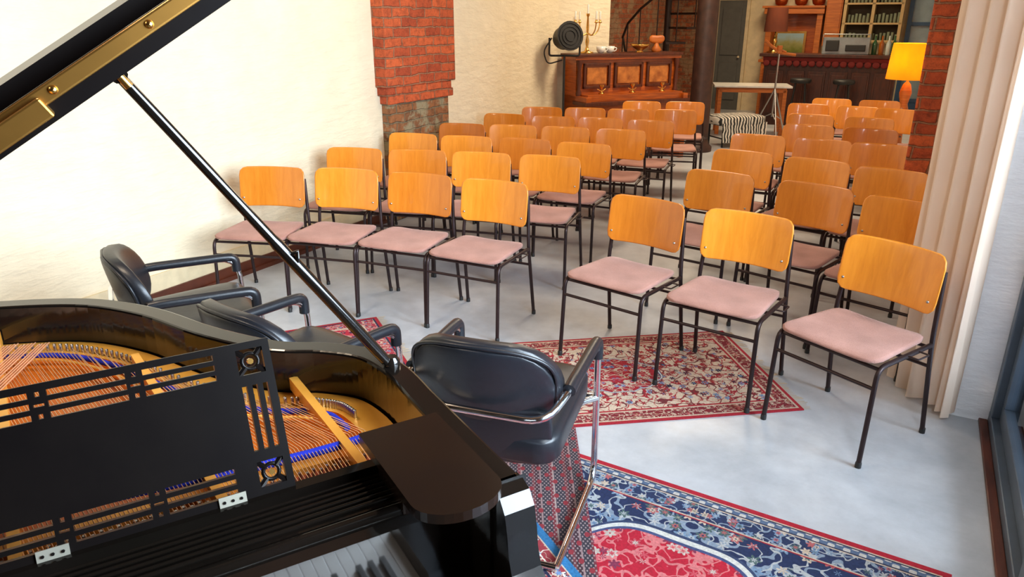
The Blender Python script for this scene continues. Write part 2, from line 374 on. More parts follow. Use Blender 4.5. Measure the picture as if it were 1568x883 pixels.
for z in(1.3,1.62,1.95,2.3): b.bb(x0,x1,15.1,15.49,z,z+.03,0)
b.bb(x0,x1,15.47,15.49,1.3,2.5,1)
for z in(1.33,1.65,1.98):
    for i in range(14):
        xx=x0+.09+i*.062
        if abs(xx-(x0+x1)/2)<.04: continue
        b.lathe([(.018,0),(.025,.02),(.024,.12+.05*random.random())],(xx,15.2+.1*random.random(),z),2,8)
b.obj('crockery_cabinet',[M('aged_cream_paint',lin(206,176,124),.5),M('cabinet_back',lin(84,72,50),.6),M('glassware',lin(140,152,130),.15)],rz=RZ)
b=MB(); b.bb(-1.74,-1.47,15.1,15.49,1.25,2.5,0); b.bb(-1.72,-1.49,15.08,15.1,1.3,2.4,0); b.obj('wall_cupboard',[WOODO],rz=RZ,bev=.006)
b=MB(); b.bb(-2.42,-.4,13.5,13.95,0,1.12,0); b.bb(-2.5,-.36,13.42,14.0,1.12,1.17,1)
for i in range(6): xx=-2.36+i*.33; b.bb(xx,xx+.27,13.475,13.5,.15,.9,1); b.bb(xx+.03,xx+.24,13.465,13.476,.2,.85,0)
b.bb(-2.44,-.38,13.46,13.5,1.05,1.12,2)
for i in range(17):
    xx=-2.38+i*.12; b.pillow(.11,.10,.05,.03,lambda x,y,t,xx=xx:(xx+x,13.455+t,1.02+y),2,6,6,.4)
b.obj('bar_counter',[BARF,BARF,M('red_garland',lin(112,22,18),.8)],rz=RZ,bev=.005)
b=MB(); b.bb(-1.55,-.85,13.6,13.9,0,.26,0); b.bb(-1.5,-1.3,13.57,13.6,.05,.22,1); b.bb(-1.2,-.9,13.57,13.6,.05,.15,1); b.tube([(-1.55,13.58,.26),(-1.55,13.58,.31),(-.85,13.58,.31),(-.85,13.58,.26)],.008,0,8,.02)
b.obj('espresso_machine',[M('white_steel',lin(160,168,172),.25,.5),BLK],(0,0,1.17),RZ,bev=.01)
for r in (-1.75,-1.1):
    b=MB(); b.lathe([(0,.74),(.15,.74),(.165,.76),(.165,.79),(.15,.81),(0,.81)],(0,0,0),0)
    for k in range(4): a=k*pi/2+.4; b.tube([(.1*math.cos(a),.1*math.sin(a),.75),(.19*math.cos(a),.19*math.sin(a),0)],.015,0,8)
    b.tube([(.155*math.cos(a),.155*math.sin(a),.3) for a in [k*pi/8 for k in range(16)]],.01,0,8,closed=True)
    b.obj('bar_stool',[BLK],RS(r,13.1))
BOT=[M('green_bottle',lin(40,80,40),.1),M('amber_bottle',lin(150,80,20),.1),M('clear_bottle',lin(180,190,185),.1)]
for i,r in enumerate((-.78,-.68,-.58,-.5)):
    lathe_obj('bottle',[(.035,0),(.038,.02),(.038,.17),(.014,.22),(.014,.29)],RS(r,13.75,1.17),[BOT[i%3]],12)
b=MB(); b.lathe([(.1,0),(.11,.02),(.03,.05),(.025,.12),(.05,.18),(.03,.24),(.012,.28),(.012,.4)],(0,0,0),0); b.lathe([(.19,.34),(.165,.72)],(0,0,0),1); b.lathe([(.187,.34),(.162,.72)],(0,0,0),1)
b.obj('table_lamp',[BRASS,SHB],RS(-2.33,13.7,1.17))
b=MB(); b.lathe([(.16,0),(.17,.03),(.06,.06),(.05,.3),(.09,.45),(.05,.6),(.08,.75),(.05,.86),(.015,.9),(.015,1.1)],(0,0,0),0); 
sh=[(.285,.93),(.25,1.4)]
for q in(0,.004):
    vs=[];sg=36
    for r_,z_ in sh:
        for k in range(sg): a=2*pi*k/sg; vs.append(((r_-q)*math.cos(a),(r_-q)*math.sin(a),z_))
    b.add(vs,[(k,(k+1)%sg,sg+(k+1)%sg,sg+k) for k in range(sg)],1,True)
b.obj('floor_lamp',[WOODO,SHADE],(5.46,10.55,0))
b=MB(); b.box((0,0,.56),(.5,.4,.03),0)
for x in(-.22,.22):
    for y in(-.17,.17): b.box((x,y,.275),(.03,.03,.55),0)
b.box((-.02,0,.6),(.25,.2,.04),1); b.box((0,0,.64),(.22,.18,.04),1); b.obj('side_table',[WOODD,PORC],(5.0,10.2,0),RZ,bev=.004)
b=MB(); b.box((0,0,.735),(1.15,.6,.03),0); b.box((0,0,.68),(1.0,.5,.07),1)
for x in(-.48,.48):
    for y in(-.22,.22): b.box((x,y,.345),(.06,.06,.69),1)
b.obj('white_table',[PORC,WOODO],(3.75,11.95,0),-.2,bev=.005)
b=MB(); b.tube([(0,0,.35),(0,0,1.3)],.014,0)
for k in range(3): a=2*pi*k/3+.5; b.tube([(0,0,.75),(.33*math.cos(a),.33*math.sin(a),.012)],.012,0); b.tube([(0,0,.4),(.2*math.cos(a),.2*math.sin(a),.3)],.007,0)
b.tube([(-.22,0,1.42),(0,0,1.25),(.24,0,1.22)],.02,1); b.box((0,0,1.3),(.06,.06,.1),1); b.tube([(-.12,.05,1.34),(.1,0,1.26)],.015,1)
b.obj('tripod_stand',[STEEL,WOODO],(3.85,11.15,0))
b=MB(); b.pillow(.75,.5,.12,.16,lambda x,y,t:(x,y,.36+t),0,14,14,.5)
b.add([(-.36,-.245,.34),(.36,-.245,.34),(.34,-.26,.06),(-.34,-.26,.08),(-.36,-.235,.34),(.36,-.235,.34),(.34,-.25,.06),(-.34,-.25,.08)],[(0,1,2,3),(7,6,5,4),(3,2,6,7),(0,3,7,4),(1,5,6,2)],0)
for sx in(-1,1):
    for sy in(-1,1): b.tube([(.3*sx,.18*sy,0),(.3*sx,.18*sy,.32)],.015,1)
    b.tube([(.3*sx,-.18,.12),(.3*sx,.18,.12)],.01,1)
b.obj('zebra_stool',[m_zebra(),BLK],(3.2,10.75,0),.3)
b=MB(); b.lathe([(.2,0),(.2,.06),(.16,.1),(.14,.16),(.135,H)],(0,0,0),0,28); b.obj('iron_column',[COLM],(2.55,10.25,0))
b=MB(); b.tube([(0,0,0),(0,0,3.2)],.05,0,14)
hp=[]
for i in range(15):
    a=i*.42+2.2; z=.2*(i+1); w=.42
    P=[(.04*math.cos(a),.04*math.sin(a)),(.68*math.cos(a-w/2),.68*math.sin(a-w/2)),(.7*math.cos(a),.7*math.sin(a)),(.68*math.cos(a+w/2),.68*math.sin(a+w/2))]
    b.prism(P,z-.03,z,0); x,y=.66*math.cos(a),.66*math.sin(a); b.tube([(x,y,z),(x,y,z+.85)],.009,0,6); hp.append((x,y,z+.85))
b.tube(hp,.018,0,8); b.obj('spiral_staircase',[M('wrought_iron',lin(60,44,38),.45,.5)],(2.35,11.85,0))
# ------------------------------------------------------------------ upright piano
ang=math.atan2(.4226,.906)
UPo=Vector((.62,9.62))+dW*.02
b=MB(); w=1.5
b.bb(0,w,-.33,-.02,.1,1.24,0); b.bb(-.03,w+.03,-.37,-.01,1.24,1.28,0); b.bb(-.04,w+.04,-.39,0,1.28,1.31,1)
b.bb(0,.07,-.6,-.02,0,.82,0); b.bb(w-.07,w,-.6,-.02,0,.82,0); b.bb(0,w,-.58,-.3,.62,.72,0); b.bb(-.02,w+.02,-.62,-.3,.72,.76,1); b.bb(.05,w-.05,-.55,-.33,.76,.84,0)
b.bb(0,w,-.36,-.3,0,.12,1)
for x0,x1 in((.1,.48),(.54,.96),(1.02,1.4)):
    for q in((x0,x1,.9,.93),(x0,x1,1.17,1.2),(x0,x0+.03,.9,1.2),(x1-.03,x1,.9,1.2)): b.bb(q[0],q[1],-.36,-.33,q[2],q[3],1)
    b.bb(x0+.05,x1-.05,-.345,-.33,.95,1.15,2)
    for q in((x0,x1,.17,.2),(x0,x1,.5,.53),(x0,x0+.03,.17,.53),(x1-.03,x1,.17,.53)): b.bb(q[0],q[1],-.36,-.33,q[2],q[3],1)
for x in(.03,w-.03): b.lathe([(.03,.82),(.035,.86),(.02,.9),(.03,1.0),(.02,1.12),(.035,1.2),(.035,1.24)],(x,-.36,0),1,12)
for x in(.3,.75,1.2):
    b.lathe([(.035,0),(.04,.01),(.012,.03),(.012,.07),(.03,.09),(.03,.11)],(x,-.45,.84),3,12); b.tube([(x-.06,-.44,.9),(x,-.46,.87),(x+.06,-.44,.9)],.007,3,6)
for x in(.6,.7,.8): b.tube([(x,-.36,.1),(x,-.46,.08)],.015,3,8)
b.obj('upright_piano',[WOODP,WOODD,M('inlaid_panel',lin(206,130,60),.35,0,c2=lin(130,66,24),scale=9),BRASS],(UPo.x,UPo.y,0),ang,bev=.004)
def UP(x,y,z): v=UPo+dW*x+nW*y; return (v.x,v.y,z)
b=MB(); b.lathe([(.08,0),(.085,.015),(.03,.03),(.015,.08),(.025,.14),(.012,.2),(.018,.3),(.01,.42),(.022,.44),(.022,.46)],(0,0,0),0,16)
for k in range(4):
    a=k*pi/2; c,s_=math.cos(a),math.sin(a)
    b.tube([(0,0,.24),(.08*c,.08*s_,.2),(.16*c,.16*s_,.26),(.18*c,.18*s_,.36)],.007,0,8,.05); b.lathe([(.012,0),(.028,.01),(.012,.02),(.014,.04)],(.18*c,.18*s_,.35),0,12); b.lathe([(.01,.04),(.01,.13),(0,.14)],(.18*c,.18*s_,.35),1,10)
b.lathe([(.01,.46),(.01,.56),(0,.57)],(0,0,0),1,10); b.obj('candelabra',[BRASS,PORC],UP(.22,-.2,1.31),.5)
for x in(.42,.55):
    b=MB(); b.lathe([(.025,0),(.05,.02),(.06,.08),(.055,.08),(.045,.02),(0,.015)],(0,0,0),0,18); b.tube([(.055,0,.065),(.085,0,.06),(.08,0,.03),(.05,0,.02)],.006,0,6,.01); b.obj('teacup',[PORC],UP(x,-.2,1.31))
lathe_obj('brass_bowl',[(.05,0),(.03,.02),(.09,.06),(.13,.1),(.12,.1),(.03,.04)],UP(1.0,-.2,1.31),[BRASS])
b=MB(); b.lathe([(.05,0),(.07,.03),(.03,.08),(.025,.12)],(0,0,0),0); b.pillow(.2,.1,.05,.06,lambda x,y,t:(x,t,.15+y+.1*abs(x)),0,8,8,.3); b.obj('bird_ornament',[WOODO],UP(1.25,-.2,1.31))
b=MB(); R=Matrix.Rotation(math.radians(80),4,'X')@Matrix.Rotation(.35,4,'Y')
b.lathe([(.0,-.14),(.1,-.13),(.13,-.05),(.13,.1),(.16,.12),(.165,.16)],(0,0,1.5),0,24,rot=R); b.lathe([(0,.11),(.12,.12),(.15,.13)],(0,0,1.5),1,24,rot=R)
for q in(.06,.1,.14): b.tube([R@Vector((q*math.cos(a),q*math.sin(a),.165))+Vector((0,0,1.5)) for a in [k*pi/8 for k in range(16)]],.004,0,6,closed=True)
b.tube([(-.18,0,1.5),(-.18,0,1.3),(.18,0,1.3),(.18,0,1.5)],.012,0,8,.03); b.tube([(0,0,0),(0,0,1.3)],.014,0)
for k in range(3): a=2*pi*k/3; b.tube([(0,0,.35),(.2*math.cos(a),.2*math.sin(a),.01)],.01,0)
b.tube([(-.15,.02,1.5),(-.25,.02,1.35),(-.2,.02,1.2),(-.02,.02,1.25)],.008,0,6,.06); b.obj('stage_spotlight',[BLK,STEEL],(.62,9.15,0))
# ------------------------------------------------------------------ stacking chair
def chair_mesh():
    b=MB(); R=.0105
    for sx in(-1,1):
        b.tube([(sx*.232,.015,0.003),(sx*.222,-.045,.45),(sx*.205,-.018,.74)],R,1,8,.06)
        b.tube([(sx*.232,-.465,.003),(sx*.228,-.44,.432),(sx*.224,-.05,.432)],R,1,8,.05)
        b.lathe([(.013,0),(.013,.02),(.011,.025)],(sx*.232,.015,0),3,8); b.lathe([(.013,0),(.013,.02),(.011,.025)],(sx*.232,-.465,0),3,8)
        b.lathe([(.006,0),(.006,.003),(0,.005)],(sx*.19,-.063-.024+.006,.62),2,8,rot=Matrix.Rotation(pi/2,4,'X'))
    b.tube([(-.228,-.446,.345),(.228,-.446,.345)],.008,1,8); b.tube([(-.226,-.03,.33),(.226,-.03,.33)],.008,1,8)
    b.tube([(-.224,-.05,.42),(.224,-.05,.42)],.008,1,8); b.tube([(-.226,-.42,.42),(.226,-.42,.42)],.008,1,8)
    b.tube([(.235,-.16,.435),(.275,-.16,.435),(.275,-.24,.435),(.235,-.24,.435)],.004,1,6,.01)
    b.pillow(.44,.25,.045,.012,lambda x,y,t:(x,-.0-(.125-y)*.14-.042*(x/.215)**2+t,.687+y),0,12,10,.75,3)
    b.pillow(.43,.425,.06,.045,lambda x,y,t:(x*(1+.05*(-y/.2)),-.255+y,.458+t-.012*(1-(x/.215)**2)*(1 if t>0 else 0)),4,12,12,.35,2.5)
    return b.mesh('stacking_chair',[CW,IRON,STEEL,BLK,FAB])
CM=chair_mesh()
ch=[(-1.534,4.743,-.15),(-1.036,4.677,-.27),(-.549,4.527,-.37),(-.081,4.311,-.45),
(-1.151,5.494,-.2),(-.677,5.409,-.2),(-.205,5.294,-.26),(.278,5.157,-.3),
(-.807,6.23,-.3),(-.357,6.08,-.3),(.12,5.944,-.36),(.572,5.709,-.42),
(-.442,6.851,-.25),(.018,6.76,-.25),(.486,6.63,-.3),(.954,6.465,-.35),
(-.06,7.595,-.35),(.416,7.383,-.3),(.866,7.278,-.32),(1.319,7.087,-.38),
(.333,8.194,-.18),(.794,8.125,-.2),(1.24,8.006,-.2),(1.725,7.941,-.22),
(1.51,8.80,-.2),(2.005,8.739,-.25),
(.737,3.81,-.65),(1.17,3.50,-.6),(1.655,3.01,-.83),
(1.319,4.57,-.62),(1.772,4.2,-.7),(2.099,3.806,-.72),
(1.689,5.351,-.6),(2.092,5.005,-.66),(2.43,4.66,-.66),
(2.047,6.155,-.5),(2.482,5.907,-.55),(2.83,5.66,-.56),
(2.686,6.76,-.49),(3.131,6.509,-.49),(3.003,7.543,-.49),(3.47,7.278,-.49),
(3.353,8.52,-.5),(3.796,8.256,-.55),(4.10,8.0,-.58),(3.852,9.11,-.44),(4.317,8.88,-.44)]
for i,(x,y,fx) in enumerate(ch):
    o=bpy.data.objects.new('stacking_chair',CM); S.collection.objects.link(o); fy=-math.sqrt(1-fx*fx)
    o.location=(x,y,0.008 if 26<=i<=27 else 0); o.rotation_euler=(0,0,math.atan2(fx,-fy)+(random.uniform(-.03,.03) if i>3 and i<26 else 0))
# ------------------------------------------------------------------ leather cantilever armchairs
def arm_mesh():
    b=MB(); R=.0125; RC=.2
    b.tube([(-.27,-.26,.014),(-.27,.29,.014),(-.27,.27,.595),(-.27,-.17,.60),(-.23,-.285,.555),(.23,-.285,.555),(.27,-.17,.60),(.27,.27,.595),(.27,.29,.014),(.27,-.26,.014)],R,0,12,.09)
    b.tube([(-.27,-.26,.014),(.27,-.26,.014)],R,0,12)
    for sx in(-1,1):
        b.tube([(sx*.27,.262,.53),(sx*.27,.262,.6),(sx*.27,.2,.604),(sx*.27,-.1,.606),(sx*.27,-.15,.602)],.021,1,12,.04)
        b.tube([(sx*.27,.275,.36),(sx*.22,.2,.37),(sx*.22,-.2,.37)],R,0,10,.05)
    b.tube([(-.27,.28,.36),(.27,.28,.36)],R,0,10)
    b.pillow(.5,.5,.07,.13,lambda x,y,t:(x,.02+y,.425+t+.02*y/.25),1,14,14,.5,3)
    b.pillow(.5,.30,.145,.085,lambda x,y,t:(x*(1+.06*y/.18),-.20-RC*(y+.15)+.088*(x/.25)**2+t,.63+y-.03*(x/.25)**2),1,18,14,.35,1.6)
    b.pillow(.47,.27,.12,.03,lambda x,y,t:(x*(1+.06*y/.18),-.228-RC*(y+.15)+.088*(x/.25)**2+t,.625+y-.03*(x/.25)**2),1,14,12,.5,2)
    b.pillow(.46,.2,.04,.03,lambda x,y,t:(x,-.225+t+.04*(x/.25)**2-.1*y,.45+y),1,12,8,.6,3)
    pp=[]
    for k in range(28):
        a=-.35+ (pi+.7)*k/27; x=.238*math.copysign(abs(math.cos(a))**.55,math.cos(a)); y=.140*math.copysign(abs(math.sin(a))**.6,math.sin(a))
        pp.append((x*(1+.06*y/.18),-.232-RC*(y+.15)+.088*(x/.25)**2,.63+y-.03*(x/.25)**2))
    b.tube(pp,.006,1,8)
    return b.mesh('leather_armchair',[CHROME,LEATH])
AM=arm_mesh()
for x,y,fx,fy in ((-1.45,3.06,.88,.47),(-.81,2.50,.6,.8),(-.03,2.27,.32,.945)):
    o=bpy.data.objects.new('leather_armchair',AM); S.collection.objects.link(o); o.location=(x,y,.018); o.rotation_euler=(0,0,math.atan2(-fx,fy))
# ------------------------------------------------------------------ rugs
def rug(name,cx,cy,ang,hx,hy,z,mat,fringe=None):
    b=MB(); b.bb(-hx,hx,-hy,hy,0,.006,0)
    if fringe:
        for sx in fringe:
            k=int(hy*2/.012)
            for i in range(k):
                y=-hy+.006+i*.012; l=.035+.02*random.random()
                b.add([(sx*hx,y-.003,.004),(sx*hx,y+.003,.004),(sx*(hx+l),y+.004+random.uniform(-.006,.006),.001),(sx*(hx+l),y-.002,.001)],[(0,1,2,3)],1)
    return b.obj(name,[mat,M(name+'_fringe',lin(200,184,160),.9)],(cx,cy,z),ang)
CR=lin(196,178,158); RED=lin(160,20,38); NAVY=lin(24,30,64); PINK=lin(190,100,100); SKY=lin(104,134,176)
r1=rug_mat('floral_rug_wool',.78,.465,[(.016,RED,0),(.026,CR,0),(.09,lin(124,22,36),44),(.10,CR,0),(.112,RED,0)],lin(204,186,166),[RED,lin(120,26,40),lin(140,30,40),NAVY,lin(160,64,54),SKY],fsc=23,vine=lin(110,40,46),borderpal=[CR,PINK,CR,lin(160,120,90)],med=(.24,.18),medbg=RED,medpal=[CR,SKY,NAVY,PINK])
rug('floral_rug',.515,3.37,math.atan2(.14,.99),.78,.465,.001,r1,(1,-1))
r2=rug_mat('red_rug_wool',.75,.6,[(.02,RED,0),(.03,NAVY,0),(.1,lin(160,40,60),40),(.12,CR,0)],lin(176,28,54),[CR,NAVY,PINK,SKY],fsc=24,vine=lin(200,120,120))
rug('red_rug',-1.27,3.30,math.atan2(.4,.915),.75,.6,.001,r2,(1,-1))
rug('kilim_runner',-.035,1.88,0,.315,.98,.007,m_kilim())
r4=rug_mat('medallion_rug_wool',.8,1.15,[(.025,lin(168,18,42),0),(.031,CR,0),(.037,NAVY,0),(.062,lin(84,104,134),-125),(.068,NAVY,0),(.074,CR,0),(.155,lin(34,48,86),23),(.161,CR,0),(.167,lin(156,20,42),0)],lin(28,42,82),[lin(172,176,178),lin(112,138,166),CR,lin(170,90,92),lin(74,98,96)],fsc=17,vine=lin(130,146,164),med=(.60,.85),medbg=lin(178,16,46),medpal=[lin(206,116,118),lin(190,178,168),lin(192,80,92),lin(126,44,74)])
rug('medallion_rug',.144,1.38,math.atan2(-.527,.85),.8,1.15,.001,r4)
r5=rug_mat('blue_border_rug_wool',.6,.4,[(.03,lin(40,110,160),0),(.035,CR,0),(.09,lin(150,50,60),34),(.1,NAVY,0)],lin(150,36,50),[CR,NAVY,PINK,SKY],fsc=22)
rug('blue_border_rug',-.19,1.85,math.atan2(-.89,.45),.6,.4,.0135,r5)
# ------------------------------------------------------------------ curtain
b=MB(); ctrl=[(.345,3.51),(.29,3.57),(.20,3.69),(.13,3.85),(.135,4.05),(.18,4.3)]
N=150
def cat(P,u):
    n=len(P)-1; k=min(int(u*n),n-1); f=u*n-k; g=lambda i:Vector(P[max(0,min(n,i))])
    a,b_,c,d=g(k-1),g(k),g(k+1),g(k+2); return .5*((2*b_)+(c-a)*f+(2*a-5*b_+4*c-d)*f*f+(3*b_-a-3*c+d)*f**3)
rows=14; V=[]
for j in range(rows+1):
    z=.015+(H-.1)*j/rows
    for i in range(N+1):
        u=i/N; p=cat(ctrl,u); q=cat(ctrl,min(1,u+.01))-cat(ctrl,max(0,u-.01)); n=Vector((-q.y,q.x)).normalized()
        amp=.040*(1-.25*z/H)+.012*math.sin(u*23+z); ph=u*2*pi*8.5+1.2*math.sin(u*9)+.25*math.sin(z*1.5+u*5)+z*.25
        p=p+n*amp*math.sin(ph)
        V.append((p.x,p.y,z+.02*math.sin(u*9)*(j==0)))
b.add(V,[(j*(N+1)+i,j*(N+1)+i+1,(j+1)*(N+1)+i+1,(j+1)*(N+1)+i) for j in range(rows) for i in range(N)],0,True)
b.tube([(.2,3.3,H-.06),(.2,4.5,H-.06)],.015,1); b.obj('curtain',[CURT,STEEL],rz=RZ)
# ------------------------------------------------------------------ grand piano (local x=k treble+, y=n to tail)
GP=empty('grand_piano',(.017,1.025,0),math.atan2(.505,.863))
ctr=[(0,.35),(0,.48),(-.03,.6),(-.11,.69),(-.209,.76),(-.32,.92),(-.427,1.127),(-.57,1.29),(-.78,1.39),(-1.0,1.44),(-1.22,1.44),(-1.38,1.39),(-1.45,1.24),(-1.45,1.0)]
curve=[tuple(cat(ctr,i/70)) for i in range(71)]
outer=[(0,0)]+curve+[(-1.45,0)]
def offset(P,d):
    out=[]
    for i,p in enumerate(P):
        a=Vector(P[max(0,i-1)]); c=Vector(P[min(len(P)-1,i+1)]); t=(c-a).normalized(); out.append((p[0]-t.y*d,p[1]+t.x*d))
    return out
inner=offset(outer,.055)
def ringstrip(b,o,i_,z0,z1,mat):
    n=len(o); V=[(x,y,z0) for x,y in o]+[(x,y,z0) for x,y in i_]+[(x,y,z1) for x,y in o]+[(x,y,z1) for x,y in i_]
    fs=[(0,n,3*n,2*n),(n-1,3*n-1,4*n-1,2*n-1)]
    for k in range(n-1): fs+=[(k,k+1,2*n+k+1,2*n+k),(n+k,3*n+k,3*n+k+1,n+k+1),(2*n+k,2*n+k+1,3*n+k+1,3*n+k),(k,n+k,n+k+1,k+1)]
    b.add(V,fs,mat)
b=MB(); ringstrip(b,outer,inner,.66,1.0,0)
arm=[(.02,.66),(.02,1.0),(0,1.0),(-.022,.992),(-.038,.97),(-.046,.935),(-.05,.90),(-.06,.868),(-.085,.846),(-.12,.838),(-.15,.822),(-.165,.79),(-.165,.66)]
for x0,x1 in((-.055,0),(-1.45,-1.395)): b.prism(arm,x0,x1,0,tr=lambda v:Vector((v.z,v.x,v.y)))
b.bb(-1.45,0,-.175,.22,.60,.66,0); b.bb(-1.395,-.055,-.165,-.14,.66,.715,0)
b.prism(outer+[],.58,.66,0)
b.obj('case',[BLACK],parent=GP,bev=.006)
b=MB(); FY=.085
b.add([(x,y,z) for x in(-1.395,-.055) for y,z in((FY-.004,.738),(FY,.80),(FY,.915),(FY+.01,.928),(FY+.045,.935),(FY+.045,.738))],[(0,1,2,3,4,5),(11,10,9,8,7,6),(0,6,7,1),(1,7,8,2),(2,8,9,3),(3,9,10,4)],1)
b.bb(-1.395,-.055,FY+.03,.225,.925,.945,0)
for i in range(6): b.tube([(-1.395,FY+.045+i*.014,.947),(-.055,FY+.045+i*.014,.947)],.0045,0,8)
b.bb(-1.3,-.13,.2,.222,.945,.968,0); b.tube([(-1.395,FY+.022,.935),(-.055,FY+.022,.935)],.012,0,12)
b.bb(-.125,-.055,-.135,.1,.66,.775,0); b.bb(-1.395,-1.325,-.135,.1,.66,.775,0)
b.obj('fallboard',[BLACK,BLACKF],parent=GP)
b=MB()
for sx in(0,1):
    x1=-.045 if not sx else -1.25; x0=x1-.15
    P=[(x0,.235),(x0,.0)]+[((x0+x1)/2+.075*math.cos(a),.0+.055*math.sin(a)) for a in [pi+pi*k/16 for k in range(1,16)]]+[(x1,.0),(x1,.235)]
    b.prism(P,1.001,1.018,0); b.bb(x0+.02,x1-.01,0.09,.22,.93,1.001,0)
b.obj('side_shelf',[BLACKB],parent=GP,bev=.005)
b=MB(); pitch=1.2/52
for i in range(52): b.bb(-1.325+i*pitch+.0006,-1.325+(i+1)*pitch-.0006,-.135,.080,.715,.737,0)
for i in range(51):
    if (i+5)%7 in(0,1,3,4,5): b.bb(-1.325+(i+1)*pitch-.0055,-1.325+(i+1)*pitch+.0055,-.06,.080,.737,.749,1)
b.obj('keys',[IVORY,BLK],parent=GP,bev=.001)
inn2=offset(outer,.06); inn3=offset(outer,.13)
b=MB(); P=[q for q in inn2 if q[1]>.2]; P=[(-.06,.22)]+P+[(-1.39,.22)]; b.prism(P,.85,.865,0); b.obj('soundboard',[SOUND],parent=GP)
b=MB(); a2=[(-.062,.24)]+inn2[1:-1]+[(-1.388,.24)]; a3=[(-.13,.24)]+inn3[1:-1]+[(-1.32,.24)]; ringstrip(b,a2,a3,.866,.897,0)
b.bb(-1.39,-.06,.235,.262,.89,.925,0); b.bb(-1.39,-.06,.36,.41,.875,.9,0)
b.bb(-1.39,-.06,.262,.36,.875,.885,2)
ends={-.42:(-.50,1.0),-.72:(-.80,1.33),-1.05:(-1.1,1.38),-.18:(-.2,.68)}
for x,(xe,ye) in ends.items():
    v=Vector((xe-x,ye-.26)); a=math.atan2(v.y,v.x); b.box(((x+xe)/2,(.26+ye)/2,.921),(v.length,.018,.03),0,a)
fel=[(x,.385+.02*math.sin(x*7),.924) for x in [-.1-.05*i for i in range(26)]]
b.tube(fel,.009,1,8)
b.tube([(q[0],q[1],.9) for q in offset(outer,.15)[6:60]],.007,1,8)
b.tube([(q[0],q[1],.90) for q in offset(outer,.18)[6:60]],.006,0,6)
for i in range(0,100):
    x=-.12-i*.0125
    for j in range(2): b.lathe([(.0035,0),(.0035,.03)],(x,.285+.035*j+.006*(i%2),.885),3,6)
q=offset(outer,.115)
for i in range(8,64):
    b.lathe([(.004,0),(.004,.018),(0,.02)],(q[i][0],q[i][1],.897),3,6)
    p=(Vector(q[i])+Vector(q[i+1]))/2; b.lathe([(.004,0),(.004,.018),(0,.02)],(p.x,p.y,.897),3,6)
b.obj('iron_plate',[PLATE,BLUEF,M('pin_felt',lin(190,84,50),.8),STEEL],parent=GP,bev=.003)
b=MB(); ref=offset(outer,.12)
def yend(x):
    best=.5
    for (xa,ya),(xb,yb) in zip(ref[:-1],ref[1:]):
        if min(xa,xb)<=x<=max(xa,xb) and max(ya,yb)>.45: best=max(best,max(ya,yb) if x<-1.3 else (ya+yb)/2)
    return best
for i in range(130):
    x=-.13-i*.0065; xe=x-.22*(yend(x-.1)-.26); ye=yend(xe)
    b.tube([(x,.29,.915),(x+(xe-x)*.1,.38,.934),(xe,ye-.01,.908)],.001,0,4,cap=False)
for i in range(44):
    x=-1.0-i*.0075; xe=x+.32; ye=yend(xe)-.04
    b.tube([(x,.29,.925),(x+.03,.38,.948),(xe,ye,.935)],.002,1,5,cap=False)
b.obj('strings',[STR,COPPER],parent=GP)
DW=.79; DH=.252; x0=-1.105; tilt=math.atan2(.09,.235)
def dtr(x,y,z): return (x0+x,.212+y*math.sin(tilt)+z*math.cos(tilt),.968+y*math.cos(tilt)-z*math.sin(tilt))
b=MB(); holes=[]
cs=.062
def slots(xa,xb,yb):
    for k in range(3): holes.append((xa,xb,yb+k*.0165,yb+k*.0165+.009))
L=DW-2*cs-.03; n=5; sw=L/n
for i in range(n):
    xa=cs+.015+i*sw+.012; xb=xa+sw-.024
    slots(xa,xb,DH-.053); slots(xa,xb,.012)
    if i>0:
        for yb in(DH-.053,.012):
            for k in (0,2): holes.append((xa-.015,xa-.009,yb+k*.0165+.001,yb+k*.0165+.008))
            holes.append((xa-.019,xa-.005,yb+.019,yb+.023))
for xb in(.012,DW-.012-.042):
    for k in range(3): holes.append((xb+k*.0165,xb+k*.0165+.008,cs+.01,DH-cs-.01))
    for yb in(.012,DH-.054): holes.append((xb,xb+.042,yb,yb+.042))
holed(b,DW,DH,holes,dtr,.014,0)
for xb in(.033,DW-.033):
    for yb in(.033,DH-.033):
        b.tube([dtr(xb+.013*math.cos(a),yb+.013*math.sin(a),.007) for a in [k*pi/8 for k in range(16)]],.0035,0,8,closed=True)
        for k in range(4):
            a=k*pi/2+pi/4; b.tube([dtr(xb+.012*math.cos(a),yb+.012*math.sin(a),.007),dtr(xb+.029*math.cos(a),yb+.029*math.sin(a),.007)],.005,0,6)
        b.lathe([(.005,-.006),(.005,.006)],dtr(xb,yb,.007),1,8,rot=Matrix.Rotation(pi/2-tilt,4,'X'))
for xx in(.2,.44,.69): 
    b.box(dtr(xx,.006,-.002),(.042,.003,.018),2,mt=Matrix.Rotation(-tilt,4,'X'))
    for dx in(-.013,.0,.013): b.lathe([(.0025,-.001),(.0025,.001)],dtr(xx+dx,.006,-.0045),0,6,rot=Matrix.Rotation(pi/2-tilt,4,'X'))
b.obj('music_desk',[BLACKM,BRASS,M('nickel_hinge',lin(190,186,170),.4,.6)],parent=GP,bev=.001)
PH=math.radians(32.3)
lo=[(x+1.45,y) for x,y in offset(outer,-.012)]; lo=[(lo[1][0],.28)]+[q for q in lo if q[1]>.3]+[(-.012,.28)]
b=MB(); b.prism(lo,0,.022,0); b.bb(0,1.462,.262,.292,.022,.044,1)
fl=[(0,.293),(1.462,.293),(1.462,.62),(1.43,.66),(1.38,.67),(0,.67)]; b.prism(fl,.044,.068,0)
for i in range(10): x=.06+i*.147; b.lathe([(.006,-.003),(.006,.003),(0,.005)],(x,.262,.033),2,10,rot=Matrix.Rotation(pi/2,4,'X'))
for x in(.35,.98): b.bb(x,x+.09,.25,.28,.008,.036,1)
for y in(.35,.8,1.2): b.bb(-.01,.04,y,y+.12,-.006,0,1)
